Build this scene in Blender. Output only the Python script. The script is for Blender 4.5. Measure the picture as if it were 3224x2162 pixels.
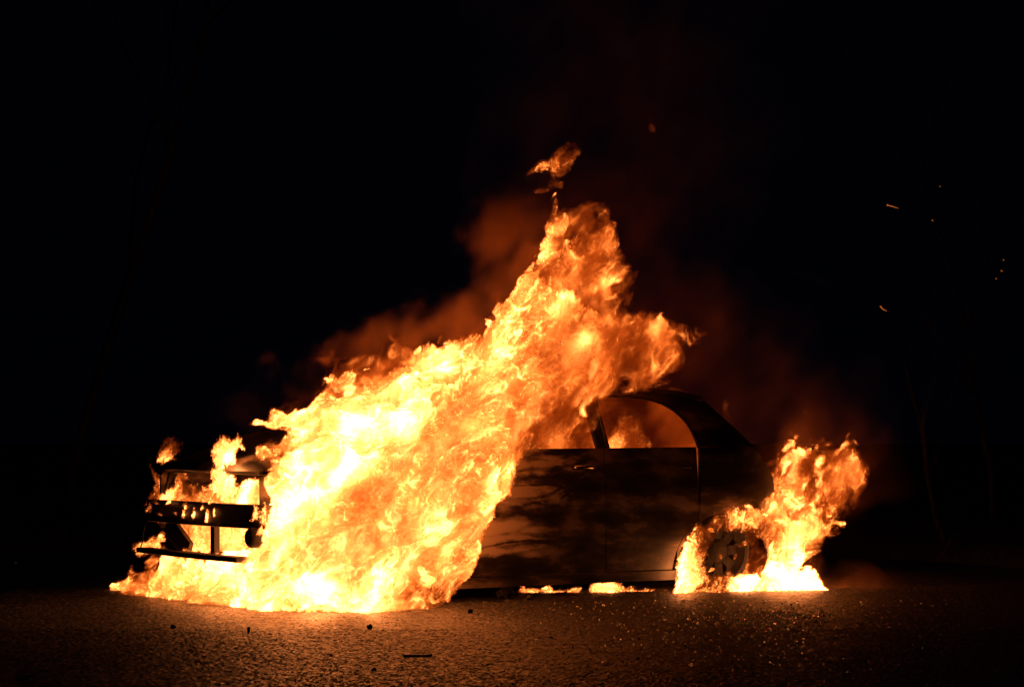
import bpy, bmesh, math, random, time
import numpy as np
from concurrent.futures import ThreadPoolExecutor
from mathutils import Vector, Matrix

T0 = time.time()
scene = bpy.context.scene
for o in list(bpy.data.objects):
    bpy.data.objects.remove(o)
C = scene.collection
PI = math.pi
R = math.radians

# ------------------------------------------------------------------ camera
CAM_H = 0.94
FPX = 6750.0                       # focal length in pixels of the 3224 px wide photograph
cam = bpy.data.cameras.new('camera')
camo = bpy.data.objects.new('camera', cam)
C.objects.link(camo)
cam.sensor_width = 36.0
cam.lens = FPX / 3224 * 36
cam.clip_start = 0.1
cam.clip_end = 2000
camo.location = (0, 0, CAM_H)
camo.rotation_euler = (PI / 2 + math.atan(319 / FPX), 0, 0)
scene.camera = camo

# ------------------------------------------------------------------ night sky, no sun
world = bpy.data.worlds.new('World')
scene.world = world
world.use_nodes = True
wn = world.node_tree
bg = wn.nodes['Background']
bg.inputs[0].default_value = (0.26, 0.32, 1.0, 1)      # moonless night: barely blue
bg.inputs[1].default_value = 0.0012

scene.view_settings.view_transform = 'Standard'
scene.view_settings.look = 'None'
scene.view_settings.exposure = 0.0
scene.view_settings.gamma = 1.0
scene.cycles.transparent_max_bounces = 24
scene.cycles.max_bounces = 6
scene.cycles.volume_bounces = 1
scene.cycles.volume_step_rate = 1.5
scene.cycles.sample_clamp_indirect = 25.0


def at(px, py, D):
    """world point seen at photo pixel (px, py) at distance D along the view axis"""
    return Vector(((px - 1612) / FPX * D, D, CAM_H + (1400 - py) / FPX * D))


def ground_at(px, py):
    D = FPX * CAM_H / (py - 1400)
    return Vector(((px - 1612) / FPX * D, D, 0.0))


def tag(o, label=None, cat=None, group=None, kind=None):
    if label: o['label'] = label
    if cat: o['category'] = cat
    if group: o['group'] = group
    if kind: o['kind'] = kind
    return o
# ------------------------------------------------------------------ materials
def mat_new(name, color, rough=0.6, metal=0.0, spec=0.5):
    m = bpy.data.materials.new(name); m.use_nodes = True
    b = m.node_tree.nodes['Principled BSDF']
    b.inputs['Base Color'].default_value = (*color, 1)
    b.inputs['Roughness'].default_value = rough
    b.inputs['Metallic'].default_value = metal
    b.inputs['Specular IOR Level'].default_value = spec
    return m


class NT:
    """small helper for node trees"""
    def __init__(s, m):
        s.t = m.node_tree; s.N = s.t.nodes; s.L = s.t.links; s.b = s.N['Principled BSDF']

    def node(s, typ, ins=(), **kw):
        n = s.N.new(typ)
        for k, v in kw.items(): setattr(n, k, v)
        for k, v in dict(ins).items():
            if hasattr(v, 'is_linked') or hasattr(v, 'links'): s.L.new(v, n.inputs[k])
            else: n.inputs[k].default_value = v
        return n

    def ramp(s, src, stops):
        return ramp_nodes(s.t, src, stops)


def ramp_nodes(nt, src, stops):
    r = nt.nodes.new('ShaderNodeValToRGB')
    el = r.color_ramp.elements
    el[0].position, el[0].color = stops[0][0], (*stops[0][1], 1)
    el[1].position, el[1].color = stops[-1][0], (*stops[-1][1], 1)
    for p, c in stops[1:-1]:
        e = el.new(p); e.color = (*c, 1)
    nt.links.new(src, r.inputs[0])
    return r.outputs[0]


def g3(v): return (v, v, v)


def asphalt():
    m = mat_new('asphalt', (0.05, 0.05, 0.05)); n = NT(m)
    tc = n.node('ShaderNodeTexCoord').outputs['Object']
    chip = n.node('ShaderNodeTexVoronoi', {'Vector': tc, 'Scale': 60.0}, feature='F1')
    chip2 = n.node('ShaderNodeTexVoronoi', {'Vector': tc, 'Scale': 160.0}, feature='F1')
    big = n.node('ShaderNodeTexNoise', {'Vector': tc, 'Scale': 0.55, 'Detail': 5.0, 'Roughness': 0.6})
    mid = n.node('ShaderNodeTexNoise', {'Vector': tc, 'Scale': 9.0, 'Detail': 4.0, 'Roughness': 0.65})
    sepc = n.node('ShaderNodeSeparateColor', {0: chip.outputs['Color']})
    stone = n.ramp(sepc.outputs[0], [(0.0, (0.012, 0.012, 0.012)), (0.5, (0.034, 0.032, 0.030)), (0.85, (0.08, 0.076, 0.072)), (1.0, (0.26, 0.25, 0.23))])
    pat = n.ramp(big.outputs[0], [(0.30, g3(0.75)), (0.70, g3(1.30))])
    mul = n.node('ShaderNodeMix', {0: 1.0, 6: stone, 7: pat}, data_type='RGBA', blend_type='MULTIPLY')
    n.L.new(mul.outputs[2], n.b.inputs['Base Color'])
    ro = n.node('ShaderNodeMapRange', {0: mid.outputs[0], 1: 0.3, 2: 0.7, 3: 0.42, 4: 0.58})
    sp = n.node('ShaderNodeMapRange', {0: sepc.outputs[2], 1: 0.0, 2: 1.0, 3: 0.05, 4: 1.0})
    n.L.new(sp.outputs[0], n.b.inputs['Specular IOR Level'])
    n.L.new(ro.outputs[0], n.b.inputs['Roughness'])
    h = n.node('ShaderNodeMath', {0: chip.outputs['Distance'], 1: chip2.outputs['Distance']}, operation='ADD')
    h2 = n.node('ShaderNodeMath', {0: h.outputs[0], 1: sepc.outputs[1]}, operation='SUBTRACT')
    bp = n.node('ShaderNodeBump', {'Strength': 0.30, 'Distance': 0.002, 'Height': h2.outputs[0]}, invert=True)
    n.L.new(bp.outputs[0], n.b.inputs['Normal'])
    return m


def burnt_paint():
    """scorched dark paint; on the front doors reflected firelight is painted in as a paler patch crossed by dark flow lines"""
    m = mat_new('scorched_paint', (0.02, 0.016, 0.014)); n = NT(m)
    tc = n.node('ShaderNodeTexCoord').outputs['Object']
    mp = n.node('ShaderNodeMapping', {'Vector': tc, 'Scale': (0.8, 0.8, 2.1)})
    nz = n.node('ShaderNodeTexNoise', {'Vector': mp.outputs[0], 'Scale': 1.25, 'Detail': 3.5, 'Roughness': 0.42, 'Distortion': 0.8})
    wv = n.node('ShaderNodeMath', {0: nz.outputs[0], 1: 70.0}, operation='MULTIPLY')
    sn = n.node('ShaderNodeMath', {0: wv.outputs[0]}, operation='SINE')
    nb = n.node('ShaderNodeTexNoise', {'Vector': mp.outputs[0], 'Scale': 3.0, 'Detail': 7.0, 'Roughness': 0.62})
    nf = n.node('ShaderNodeTexNoise', {'Vector': tc, 'Scale': 70.0, 'Detail': 3.0, 'Roughness': 0.65})
    # where reflected firelight is painted pale: one patch high on the front door, one low
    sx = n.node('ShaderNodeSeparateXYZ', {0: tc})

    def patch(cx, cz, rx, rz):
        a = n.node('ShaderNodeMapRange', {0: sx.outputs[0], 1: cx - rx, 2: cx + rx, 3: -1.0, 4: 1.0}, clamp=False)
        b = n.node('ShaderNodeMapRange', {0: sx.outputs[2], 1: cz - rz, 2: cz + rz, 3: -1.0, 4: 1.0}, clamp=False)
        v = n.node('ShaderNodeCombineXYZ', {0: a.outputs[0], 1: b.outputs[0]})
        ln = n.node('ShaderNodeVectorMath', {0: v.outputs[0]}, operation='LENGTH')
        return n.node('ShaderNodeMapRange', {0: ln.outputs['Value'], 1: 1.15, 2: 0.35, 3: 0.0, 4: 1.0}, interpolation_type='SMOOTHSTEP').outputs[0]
    firelight_mask = n.node('ShaderNodeMath', {0: patch(1.12, 0.76, 0.62, 0.24), 1: patch(0.98, 0.36, 0.42, 0.17)}, operation='MAXIMUM')
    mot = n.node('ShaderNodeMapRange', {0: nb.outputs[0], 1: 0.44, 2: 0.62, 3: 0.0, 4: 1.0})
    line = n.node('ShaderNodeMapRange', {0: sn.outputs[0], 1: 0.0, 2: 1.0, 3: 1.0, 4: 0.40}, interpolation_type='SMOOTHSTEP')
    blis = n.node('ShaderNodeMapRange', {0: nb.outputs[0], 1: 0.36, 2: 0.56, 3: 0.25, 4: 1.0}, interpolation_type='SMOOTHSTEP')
    pale0 = n.node('ShaderNodeMath', {0: firelight_mask.outputs[0], 1: line.outputs[0]}, operation='MULTIPLY')
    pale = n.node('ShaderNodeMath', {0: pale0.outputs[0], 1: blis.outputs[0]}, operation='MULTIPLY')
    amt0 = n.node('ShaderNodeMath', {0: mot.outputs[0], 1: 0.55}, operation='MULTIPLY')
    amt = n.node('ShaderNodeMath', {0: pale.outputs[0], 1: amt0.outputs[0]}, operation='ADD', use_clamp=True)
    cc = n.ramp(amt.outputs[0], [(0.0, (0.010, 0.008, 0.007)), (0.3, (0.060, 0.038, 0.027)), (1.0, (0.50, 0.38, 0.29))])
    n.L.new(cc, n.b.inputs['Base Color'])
    rr = n.node('ShaderNodeMapRange', {0: nb.outputs[0], 1: 0.35, 2: 0.65, 3: 0.34, 4: 0.75})
    n.L.new(rr.outputs[0], n.b.inputs['Roughness'])
    b1 = n.node('ShaderNodeBump', {'Strength': 0.15, 'Distance': 0.02, 'Height': nz.outputs[0]})
    b2 = n.node('ShaderNodeBump', {'Strength': 0.40, 'Distance': 0.003, 'Height': nf.outputs[0], 'Normal': b1.outputs[0]})
    n.L.new(b2.outputs[0], n.b.inputs['Normal'])
    return m


def charred(name, c=(0.02, 0.017, 0.015), rough=0.8, metal=0.0, scale=14.0):
    m = mat_new(name, c, rough, metal); n = NT(m)
    tc = n.node('ShaderNodeTexCoord').outputs['Object']
    nb = n.node('ShaderNodeTexNoise', {'Vector': tc, 'Scale': scale, 'Detail': 6.0, 'Roughness': 0.7})
    cc = n.ramp(nb.outputs[0], [(0.35, tuple(v * 0.6 for v in c)), (0.55, c), (0.75, tuple(min(1, v * 2.6) for v in c))])
    n.L.new(cc, n.b.inputs['Base Color'])
    b = n.node('ShaderNodeBump', {'Strength': 0.6, 'Distance': 0.01, 'Height': nb.outputs[0]})
    n.L.new(b.outputs[0], n.b.inputs['Normal'])
    return m


def glowing(name, color, strength):
    m = mat_new(name, (0.02, 0.01, 0.005), 0.9)
    b = m.node_tree.nodes['Principled BSDF']
    b.inputs['Emission Color'].default_value = (*color, 1)
    b.inputs['Emission Strength'].default_value = strength
    return m


M_ASPHALT = asphalt()
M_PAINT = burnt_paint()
M_CHAR = charred('charred_plastic')
M_STEEL = charred('fire_blackened_steel', (0.045, 0.036, 0.032), 0.55, 0.5, 9.0)
M_RUBBER = charred('burnt_rubber', (0.012, 0.011, 0.010), 0.9, 0.0, 30.0)
M_SOIL = charred('verge_soil', (0.035, 0.026, 0.016), 0.95, 0.0, 8.0)
M_BARK = charred('bark', (0.06, 0.045, 0.032), 0.9, 0.0, 20.0)
M_GRASS = mat_new('dry_grass', (0.09, 0.075, 0.03), 0.7)
M_SPARK = glowing('ember', (1.0, 0.22, 0.03), 0.45)
M_BARE = mat_new('bare_metal', (0.4, 0.36, 0.32), 0.25, 1.0)


# ------------------------------------------------------------------ mesh helpers
def mesh_obj(name, verts, faces, mat, parent=None, smooth=True, solid=0.0, bevel=0.0):
    me = bpy.data.meshes.new(name)
    me.from_pydata([tuple(v) for v in verts], [], faces)
    me.validate(); me.update()
    if smooth:
        me.polygons.foreach_set('use_smooth', [True] * len(me.polygons))
    if mat: me.materials.append(mat)
    o = bpy.data.objects.new(name, me); C.objects.link(o)
    if parent: o.parent = parent
    if solid:
        s = o.modifiers.new('thickness', 'SOLIDIFY'); s.thickness = solid; s.offset = 0
        es = o.modifiers.new('hard_edges', 'EDGE_SPLIT'); es.split_angle = R(38)
    if bevel:
        b = o.modifiers.new('edges', 'BEVEL'); b.width = bevel; b.segments = 2; b.limit_method = 'ANGLE'
    return o


def grid_faces(nu, nv, flip=False):
    f = []
    for i in range(nu - 1):
        for j in range(nv - 1):
            a = i * nv + j
            q = (a, a + 1, a + nv + 1, a + nv)
            f.append(q[::-1] if flip else q)
    return f


def box_vf(lo, hi):
    x0, y0, z0 = lo; x1, y1, z1 = hi
    v = [(x0, y0, z0), (x1, y0, z0), (x1, y1, z0), (x0, y1, z0), (x0, y0, z1), (x1, y0, z1), (x1, y1, z1), (x0, y1, z1)]
    f = [(0, 3, 2, 1), (4, 5, 6, 7), (0, 1, 5, 4), (1, 2, 6, 5), (2, 3, 7, 6), (3, 0, 4, 7)]
    return v, f


def tube_vf(pts, rad, n=10, cap=True):
    pts = [Vector(p) for p in pts]
    rads = rad if isinstance(rad, (list, tuple)) else [rad] * len(pts)
    V, F = [], []
    ref = None
    for i, p in enumerate(pts):
        t = (pts[min(i + 1, len(pts) - 1)] - pts[max(i - 1, 0)]).normalized()
        if ref is None:
            ref = t.orthogonal().normalized()
        a = (ref - t * ref.dot(t)).normalized(); ref = a
        b = t.cross(a)
        for k in range(n):
            an = 2 * PI * k / n
            V.append(p + (a * math.cos(an) + b * math.sin(an)) * rads[i])
    for i in range(len(pts) - 1):
        for k in range(n):
            F.append((i * n + k, i * n + (k + 1) % n, (i + 1) * n + (k + 1) % n, (i + 1) * n + k))
    if cap:
        F.append(tuple(range(n))[::-1]); F.append(tuple((len(pts) - 1) * n + k for k in range(n)))
    return V, F


def lathe_vf(profile, n=40, axis='y'):
    """profile [(r, h)] revolved about the local y axis"""
    V, F = [], []
    for (r, h) in profile:
        for k in range(n):
            a = 2 * PI * k / n
            V.append((r * math.cos(a), h, r * math.sin(a)))
    for i in range(len(profile) - 1):
        for k in range(n):
            F.append((i * n + k, (i + 1) * n + k, (i + 1) * n + (k + 1) % n, i * n + (k + 1) % n))
    return V, F


def join_vf(*parts):
    V, F = [], []
    for v, f in parts:
        o = len(V); V += list(v); F += [tuple(i + o for i in q) for q in f]
    return V, F


def lerp_table(tab, u):
    if u <= tab[0][0]: return tab[0][1]
    for (a, x), (b, y) in zip(tab, tab[1:]):
        if u <= b: return x + (y - x) * (u - a) / (b - a)
    return tab[-1][1]


# ------------------------------------------------------------------ ground
def make_ground():
    r = np.random.default_rng(8)
    dx = np.arange(-3.9, 3.9, 0.0085); dy = np.concatenate([np.arange(7.85, 11.0, 0.0105), np.arange(11.0, 14.5, 0.016)])
    xs = np.concatenate([[-400, -120, -40, -15, -8, -5], dx, [5, 8, 15, 40, 120, 400]])
    ys = np.concatenate([[-60, -10, 2, 5, 6.5, 7.4], dy, [14.8, 16, 18, 22, 30, 60, 200, 900]])
    X, Y = np.meshgrid(xs, ys, indexing='ij')
    Z = np.zeros_like(X)
    a, b, n0, m0 = 6, 6, len(dx), len(dy)
    X[a + 1:a + n0 - 1, b + 1:b + m0 - 1] += r.uniform(-.003, .003, (n0 - 2, m0 - 2))
    Y[a + 1:a + n0 - 1, b + 1:b + m0 - 1] += r.uniform(-.004, .004, (n0 - 2, m0 - 2))
    stones = r.random((n0 - 2, m0 - 2)) ** 2.4 * 0.0062
    worn = 0.9 + 0.12 * np.sin(X[a + 1:a + n0 - 1, b + 1:b + m0 - 1] * 1.3 + 2 * np.sin(Y[a + 1:a + n0 - 1, b + 1:b + m0 - 1] * 1.1))
    Z[a + 1:a + n0 - 1, b + 1:b + m0 - 1] = stones * worn
    V = np.stack([X, Y, Z], -1).reshape(-1, 3).astype(np.float32)
    nx, ny = len(xs), len(ys)
    q = (np.arange(nx - 1)[:, None] * ny + np.arange(ny - 1)[None, :]).ravel()
    Q = np.stack([q, q + ny, q + ny + 1, q + 1], -1).astype(np.int32)
    me = bpy.data.meshes.new('road')
    me.vertices.add(len(V)); me.vertices.foreach_set('co', V.ravel())
    me.loops.add(Q.size); me.loops.foreach_set('vertex_index', Q.ravel())
    me.polygons.add(len(Q)); me.polygons.foreach_set('loop_start', np.arange(0, Q.size, 4, dtype=np.int32))
    me.update(calc_edges=True); me.validate()
    me.materials.append(M_ASPHALT)
    o = bpy.data.objects.new('road', me); C.objects.link(o)
    tag(o, 'dark coarse asphalt lit orange by the fire', kind='structure')
    # rough bank behind the road
    rng = random.Random(4)
    nu, nv = 90, 22
    V = []
    for i in range(nu):
        s = i / (nu - 1)
        x = -16 + 32 * s
        y0 = 18.6 - 0.03 * x + 0.25 * math.sin(x * 0.9) + rng.uniform(-.1, .1)
        if x > 2.6: y0 -= min(3.6, (x - 2.6) * 1.6)
        for j in range(nv):
            t = j / (nv - 1)
            y = y0 + 40 * t ** 2.2
            z = -0.03 + 0.09 * min(1, j / 2) + 0.9 * t + (rng.uniform(-.03, .03) if j else 0)
            V.append((x, y, z))
    o = mesh_obj('verge', V, grid_faces(nu, nv, True), M_SOIL)
    tag(o, 'dark earth bank behind the road', kind='structure')
    # tufts of grass along the edge of the bank
    V, F = [], []
    for k in range(5200):
        x = rng.uniform(-9, 9)
        y = 18.7 - 0.03 * x + 0.25 * math.sin(x * 0.9) + rng.random() ** 2 * 5
        if x > 2.6: y -= min(3.6, (x - 2.6) * 1.6)
        h = rng.uniform(.05, .22); a = rng.uniform(0, 2 * PI); w = 0.006
        lx, ly = rng.uniform(-.08, .08), rng.uniform(-.08, .08)
        b = len(V); z0 = 0.03
        V += [(x - w * math.cos(a), y - w * math.sin(a), z0), (x + w * math.cos(a), y + w * math.sin(a), z0), (x + lx, y + ly, z0 + h)]
        F.append((b, b + 1, b + 2))
    tag(mesh_obj('grass', V, F, M_GRASS), 'sparse dry grass along the bank', 'grass', kind='stuff')


make_ground()
# ------------------------------------------------------------------ the burning car
# local axes: x from the front axle to the rear, y from the near side to the far side, z up
CAR = bpy.data.objects.new('burning_car', None); C.objects.link(CAR)
CAR.location = (-0.898, 12.45, 0.0)
CAR.rotation_euler = (0, 0, R(33))
tag(CAR, 'burnt out five door hatchback in flames, its bumper and window glass gone', 'car')
CW = 1.66
AXF, AXR = 0.0, 2.72
ROOF = [(0.60, 0.905), (0.80, 1.015), (1.02, 1.13), (1.25, 1.232), (1.5, 1.285), (1.8, 1.305), (2.2, 1.300), (2.50, 1.275), (2.64, 1.25)]
TAIL = [(2.64, 1.25), (2.72, 1.192), (2.86, 1.06), (2.99, 0.93), (3.11, 0.80), (3.17, 0.72), (3.195, 0.64), (3.20, 0.50)]


HOOD = [(-0.545, 0.772), (-0.52, 0.800), (-0.40, 0.850), (-0.20, 0.925), (0.02, 0.995), (0.25, 1.028), (0.50, 1.036), (0.74, 1.030)]


def belt(u): return 0.905 + 0.008 * u


def inset(u, z):
    """how far the body side lies inside the widest plane"""
    v = 0.022 * ((z - 0.5) / 0.4) ** 2 if z < 0.915 else 0.024 + (z - 0.915) / 0.36 * 0.17
    if u < -0.15: v += 0.16 * ((-0.15 - u) / 0.45) ** 2
    if u > 2.85: v += 0.07 * ((u - 2.85) / 0.35) ** 2
    if 0.45 < z < 0.56 and -0.3 < u < 3: v += 0.006 * math.sin((z - 0.45) / 0.11 * PI)
    return v


def panel(name, us, zb, zt, parent=None, rows=14, mat=None, both=True, solid=0.012, shift=0.0):
    out = []
    for side in ((0, 1) if both else (0,)):
        V = []
        for u in us:
            a, b = zb(u), zt(u)
            for j in range(rows):
                z = a + (b - a) * j / (rows - 1)
                v = inset(u, z) + shift
                V.append((u, v if side == 0 else CW - v, z))
        par = parent if not isinstance(parent, (list, tuple)) else parent[side]
        o = mesh_obj(name, V, grid_faces(len(us), rows, side == 0), mat or M_PAINT, par or CAR, solid=solid)
        out.append(o)
    return out


def lin(a, b, n): return [a + (b - a) * i / (n - 1) for i in range(n)]


def arch(u, c, zc, r, low):
    d = abs(u - c)
    if d >= r: return low
    return max(low, zc + (0.95 * r) * math.sqrt(1 - (d / r) ** 2))


us = sorted(set(lin(-0.56, 0.60, 24) + [AXF + 0.38 * math.cos(t) for t in lin(0.02, PI - 0.02, 30)]))
def fender_low(u):
    if u < -0.38: return 0.42
    return arch(u, AXF, 0.17, 0.38, 0.16)
panel('front_fender', us, fender_low, lambda u: min(0.93, lerp_table(HOOD, u) - 0.018), rows=12)

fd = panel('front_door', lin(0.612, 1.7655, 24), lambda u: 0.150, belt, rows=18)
us = sorted(set(lin(1.7765, 2.497, 18) + [AXR - 0.425 * math.cos(t) for t in lin(0.05, 0.98, 16)]))
rd = panel('rear_door', us, lambda u: arch(u, AXR, 0.12, 0.425, 0.150), belt, rows=18)


def tail_top(u):
    return lerp_table(ROOF, u) if u < 2.64 else lerp_table(TAIL, u)


def win_top(u):
    """upper edge of the rear door window"""
    if u < 1.9: return lerp_table(ROOF, u) - 0.052
    r = min(1.0, (u - 1.9) / (2.518 - 1.9))
    top = 1.252 - belt(u)
    return belt(u) + top * max(0.0, 1 - r ** 3.4) ** (1 / 2.3)


us = sorted(set(lin(2.33, 3.198, 28) + [AXR + 0.40 * math.cos(t) for t in lin(0.02, PI * 0.92, 36)]))
def quarter_low(u):
    if u > AXR + 0.40: return 0.30
    return arch(u, AXR, 0.12, 0.40, 0.12)
def quarter_top(u):
    if u < 2.503: return arch(u, AXR, 0.12, 0.42, 0.13)
    return min(belt(u), tail_top(u))
panel('quarter_panel', us, quarter_low, quarter_top, rows=14)
us = sorted(set(lin(2.10, 2.517, 18) + lin(2.518, 3.0, 16)))
panel('rear_pillar', us, lambda u: win_top(u) if u < 2.518 else belt(u) + 0.004, lambda u: tail_top(u) - 0.004, rows=8)
panel('sill', lin(0.38, 2.34, 20), lambda u: 0.085, lambda u: 0.144, rows=5, solid=0.03)

# B pillar, with the door frames
panel('middle_pillar', lin(1.735, 1.835, 4), lambda u: belt(u) - 0.3, lambda u: lerp_table(ROOF, u) - 0.01, rows=12, mat=M_CHAR, solid=0.02, shift=0.03)
for side in (0, 1):
    def P(u, z, off=-0.006):
        v = inset(u, z) + off
        return (u, v if side == 0 else CW - v, z)
    pts = [P(u, lerp_table(ROOF, u)) for u in lin(0.60, 1.27, 9)]
    mesh_obj('front_pillar', *tube_vf(pts, 0.032, 8), M_PAINT, CAR)
    pts = [P(u, lerp_table(ROOF, u) - 0.012, 0.004) for u in lin(1.20, 2.66, 18)]
    mesh_obj('roof_rail', *tube_vf(pts, 0.028, 8), M_PAINT, CAR)
    # frame of the rear door window and of the front door window
    pts = [P(1.80, belt(1.8))] + [P(1.80, z) for z in lin(1.0, win_top(1.80), 5)] + [P(u, win_top(u)) for u in sorted(set(lin(1.82, 2.45, 16) + lin(2.46, 2.516, 10)))] + [P(2.520, belt(2.5))]
    mesh_obj('window_frame', *tube_vf(pts, 0.011, 6), M_STEEL, rd[side])
    pts = [P(0.66, belt(0.66))] + [P(u, lerp_table(ROOF, u) - 0.05) for u in lin(0.70, 1.70, 18)] + [P(1.745, belt(1.745))]
    mesh_obj('window_frame', *tube_vf(pts, 0.011, 6), M_STEEL, fd[side])
    for (u, par) in ((1.60, fd[side]), (2.36, rd[side])):
        z = 0.80
        pts = [P(u - 0.075, z, 0.0), P(u - 0.06, z, -0.028), P(u, z + 0.004, -0.036), P(u + 0.06, z, -0.028), P(u + 0.075, z, 0.0)]
        mesh_obj('handle', *tube_vf(pts, 0.012, 8), M_BARE if u < 2 else M_CHAR, par)

# roof skin
V = []
us = lin(1.23, 2.655, 20); nv = 15
for u in us:
    z0 = lerp_table(ROOF, u)
    a = inset(u, z0)
    for j in range(nv):
        t = j / (nv - 1)
        V.append((u, a + (CW - 2 * a) * t, z0 + 0.045 * (1 - (2 * t - 1) ** 2) + 0.006 * math.sin(7 * u + 5 * t)))
mesh_obj('roof', V, grid_faces(len(us), nv), M_PAINT, CAR, solid=0.012)

# tailgate: the slope with the empty window, and the panel under it
def tail_v(u, z): return inset(u, z) + 0.012
rows = [(2.655, 1.245), (2.72, 1.192), (2.745, 1.168)]
def tail_strip(name, prof, v0=0.0, v1=1.0, parent=None):
    V = []
    n = 9
    for (u, z) in prof:
        a = tail_v(u, z)
        for j in range(n):
            t = v0 + (v1 - v0) * j / (n - 1)
            V.append((u + 0.06 * (1 - (2 * t - 1) ** 2), a + (CW - 2 * a) * t, z))
    return mesh_obj(name, V, grid_faces(len(prof), n), M_PAINT, parent or CAR, solid=0.014)
tg = tail_strip('tailgate', [(3.02, 0.895), (3.11, 0.80), (3.17, 0.72), (3.195, 0.64), (3.20, 0.50), (3.18, 0.33)])
tail_strip('window_header', rows, parent=tg)
side_prof = [(2.747, 1.166), (2.86, 1.06), (2.99, 0.93), (3.018, 0.898)]
tail_strip('window_side', side_prof, 0.0, 0.09, tg); tail_strip('window_side', side_prof, 0.91, 1.0, tg)

# bonnet: a short steep nose, buckled by the heat
V = []
us = lin(-0.545, 0.74, 24); nv = 13
for u in us:
    a = inset(u, 0.8) + 0.03
    for j in range(nv):
        t = j / (nv - 1)
        edge = (2 * t - 1) ** 4
        V.append((u - 0.03 * (1 - (2 * t - 1) ** 2), a + (CW - 2 * a) * t, lerp_table(HOOD, u) + 0.012 * (1 - edge) + 0.006 * math.sin(8 * u + 6 * t)))
hood = mesh_obj('bonnet', V, grid_faces(len(us), nv), M_PAINT, CAR, solid=0.014)

# the bared front: beams, bars and braces left after the bumper burnt off
def beam(name, u, v0, v1, z0, z1, depth, bow, mat, n=12, bevel=0.008):
    V, F = [], []
    for i in range(n):
        t = i / (n - 1)
        v = v0 + (v1 - v0) * t
        uu = u - bow * (1 - (2 * t - 1) ** 2)
        V += [(uu, v, z0), (uu, v, z1), (uu + depth, v, z1), (uu + depth, v, z0)]
    for i in range(n - 1):
        for k in range(4):
            F.append((i * 4 + k, i * 4 + (k + 1) % 4, i * 4 + 4 + (k + 1) % 4, i * 4 + 4 + k))
    F += [(3, 2, 1, 0), tuple((n - 1) * 4 + k for k in range(4))]
    return mesh_obj(name, V, F, mat, CAR, smooth=False, bevel=bevel)


bb = beam('bumper_beam', -0.60, 0.0, 1.645, 0.462, 0.600, 0.07, 0.035, M_STEEL)
beam('upper_crossmember', -0.52, 0.06, 1.60, 0.768, 0.788, 0.06, 0.03, M_STEEL, bevel=0.004)
beam('lower_crossbar', -0.665, 0.22, 1.655, 0.268, 0.300, 0.10, 0.02, M_CHAR)
V, F = box_vf((-0.05, -0.075, 0), (0.03, 0.075, 0.0))
def strut(name, a, b, w, d, mat=M_STEEL):
    a, b = Vector(a), Vector(b)
    ax = (b - a).normalized(); s = Vector((0, 1, 0)); s = (s - ax * s.dot(ax)).normalized(); t = ax.cross(s)
    V = [p + s * (w / 2 * i) + t * (d / 2 * j) for p in (a, b) for i, j in ((-1, -1), (1, -1), (1, 1), (-1, 1))]
    return mesh_obj(name, V, [(0, 1, 2, 3), (7, 6, 5, 4), (0, 4, 5, 1), (1, 5, 6, 2), (2, 6, 7, 3), (3, 7, 4, 0)], mat, CAR, smooth=False, bevel=0.004)
strut('brace', (-0.56, 1.40, 0.46), (-0.56, 1.08, 0.29), 0.13, 0.03)
strut('brace', (-0.57, 0.70, 0.465), (-0.585, 0.665, 0.30), 0.05, 0.04)
strut('brace', (-0.48, 0.14, 0.766), (-0.50, 0.10, 0.598), 0.05, 0.03)
strut('brace', (-0.48, 1.54, 0.766), (-0.52, 1.57, 0.598), 0.05, 0.03)
mesh_obj('hanging_wire', *tube_vf([(-0.60, 1.64, 0.462), (-0.615, 1.655, 0.40), (-0.62, 1.65, 0.34), (-0.63, 1.66, 0.295)], 0.005, 5), M_CHAR, CAR)
V, F = lathe_vf([(0.001, -0.05), (0.045, -0.05), (0.058, -0.035), (0.058, 0.06), (0.04, 0.075), (0.001, 0.075)], 20)
V = [(v[1] - 0.60, v[0] + 0.095, v[2] + 0.415) for v in V]
mesh_obj('fog_lamp', V, F, M_CHAR, CAR)
for v in (0.20, CW - 0.20):
    V, F = lathe_vf([(0.02, 0.10), (0.085, 0.06), (0.105, 0.0), (0.100, -0.01), (0.08, 0.05), (0.001, 0.09)], 20)
    V = [(q[1] - 0.47, q[0] + v, q[2] * 0.8 + 0.665) for q in V]
    mesh_obj('headlamp_bucket', V, F, M_STEEL, CAR)

# under the bonnet and inside: engine, bulkhead, floor, dashboard, seat frames
eng = mesh_obj('engine_block', *box_vf((-0.02, 0.42, 0.24), (0.42, 1.10, 0.66)), M_STEEL, CAR, smooth=False, bevel=0.03)
mesh_obj('cylinder_head', *box_vf((0.06, 0.46, 0.66), (0.34, 1.06, 0.77)), M_STEEL, eng, smooth=False, bevel=0.03)
for k in range(4):
    v = 0.55 + 0.14 * k
    mesh_obj('intake_pipe', *tube_vf([(0.06, v, 0.72), (-0.04, v, 0.76), (-0.10, v, 0.70), (-0.11, v, 0.60)], 0.024, 8), M_STEEL, eng)
mesh_obj('battery', *box_vf((-0.02, 1.22, 0.42), (0.22, 1.42, 0.62)), M_CHAR, CAR, smooth=False, bevel=0.01)
for v in (0.13, CW - 0.13):
    mesh_obj('inner_wing', *box_vf((-0.5, v - 0.02, 0.44), (0.62, v + 0.02, 0.70)), M_STEEL, CAR, smooth=False, bevel=0.01)
    V, F = lathe_vf([(0.07, 0.0), (0.11, -0.10), (0.12, -0.30)], 20)
    mesh_obj('strut_tower', [(q[0] + 0.02, q[2] + v + (0.1 if v < 1 else -0.1), q[1] + 0.80) for q in V], F, M_STEEL, CAR)
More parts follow.
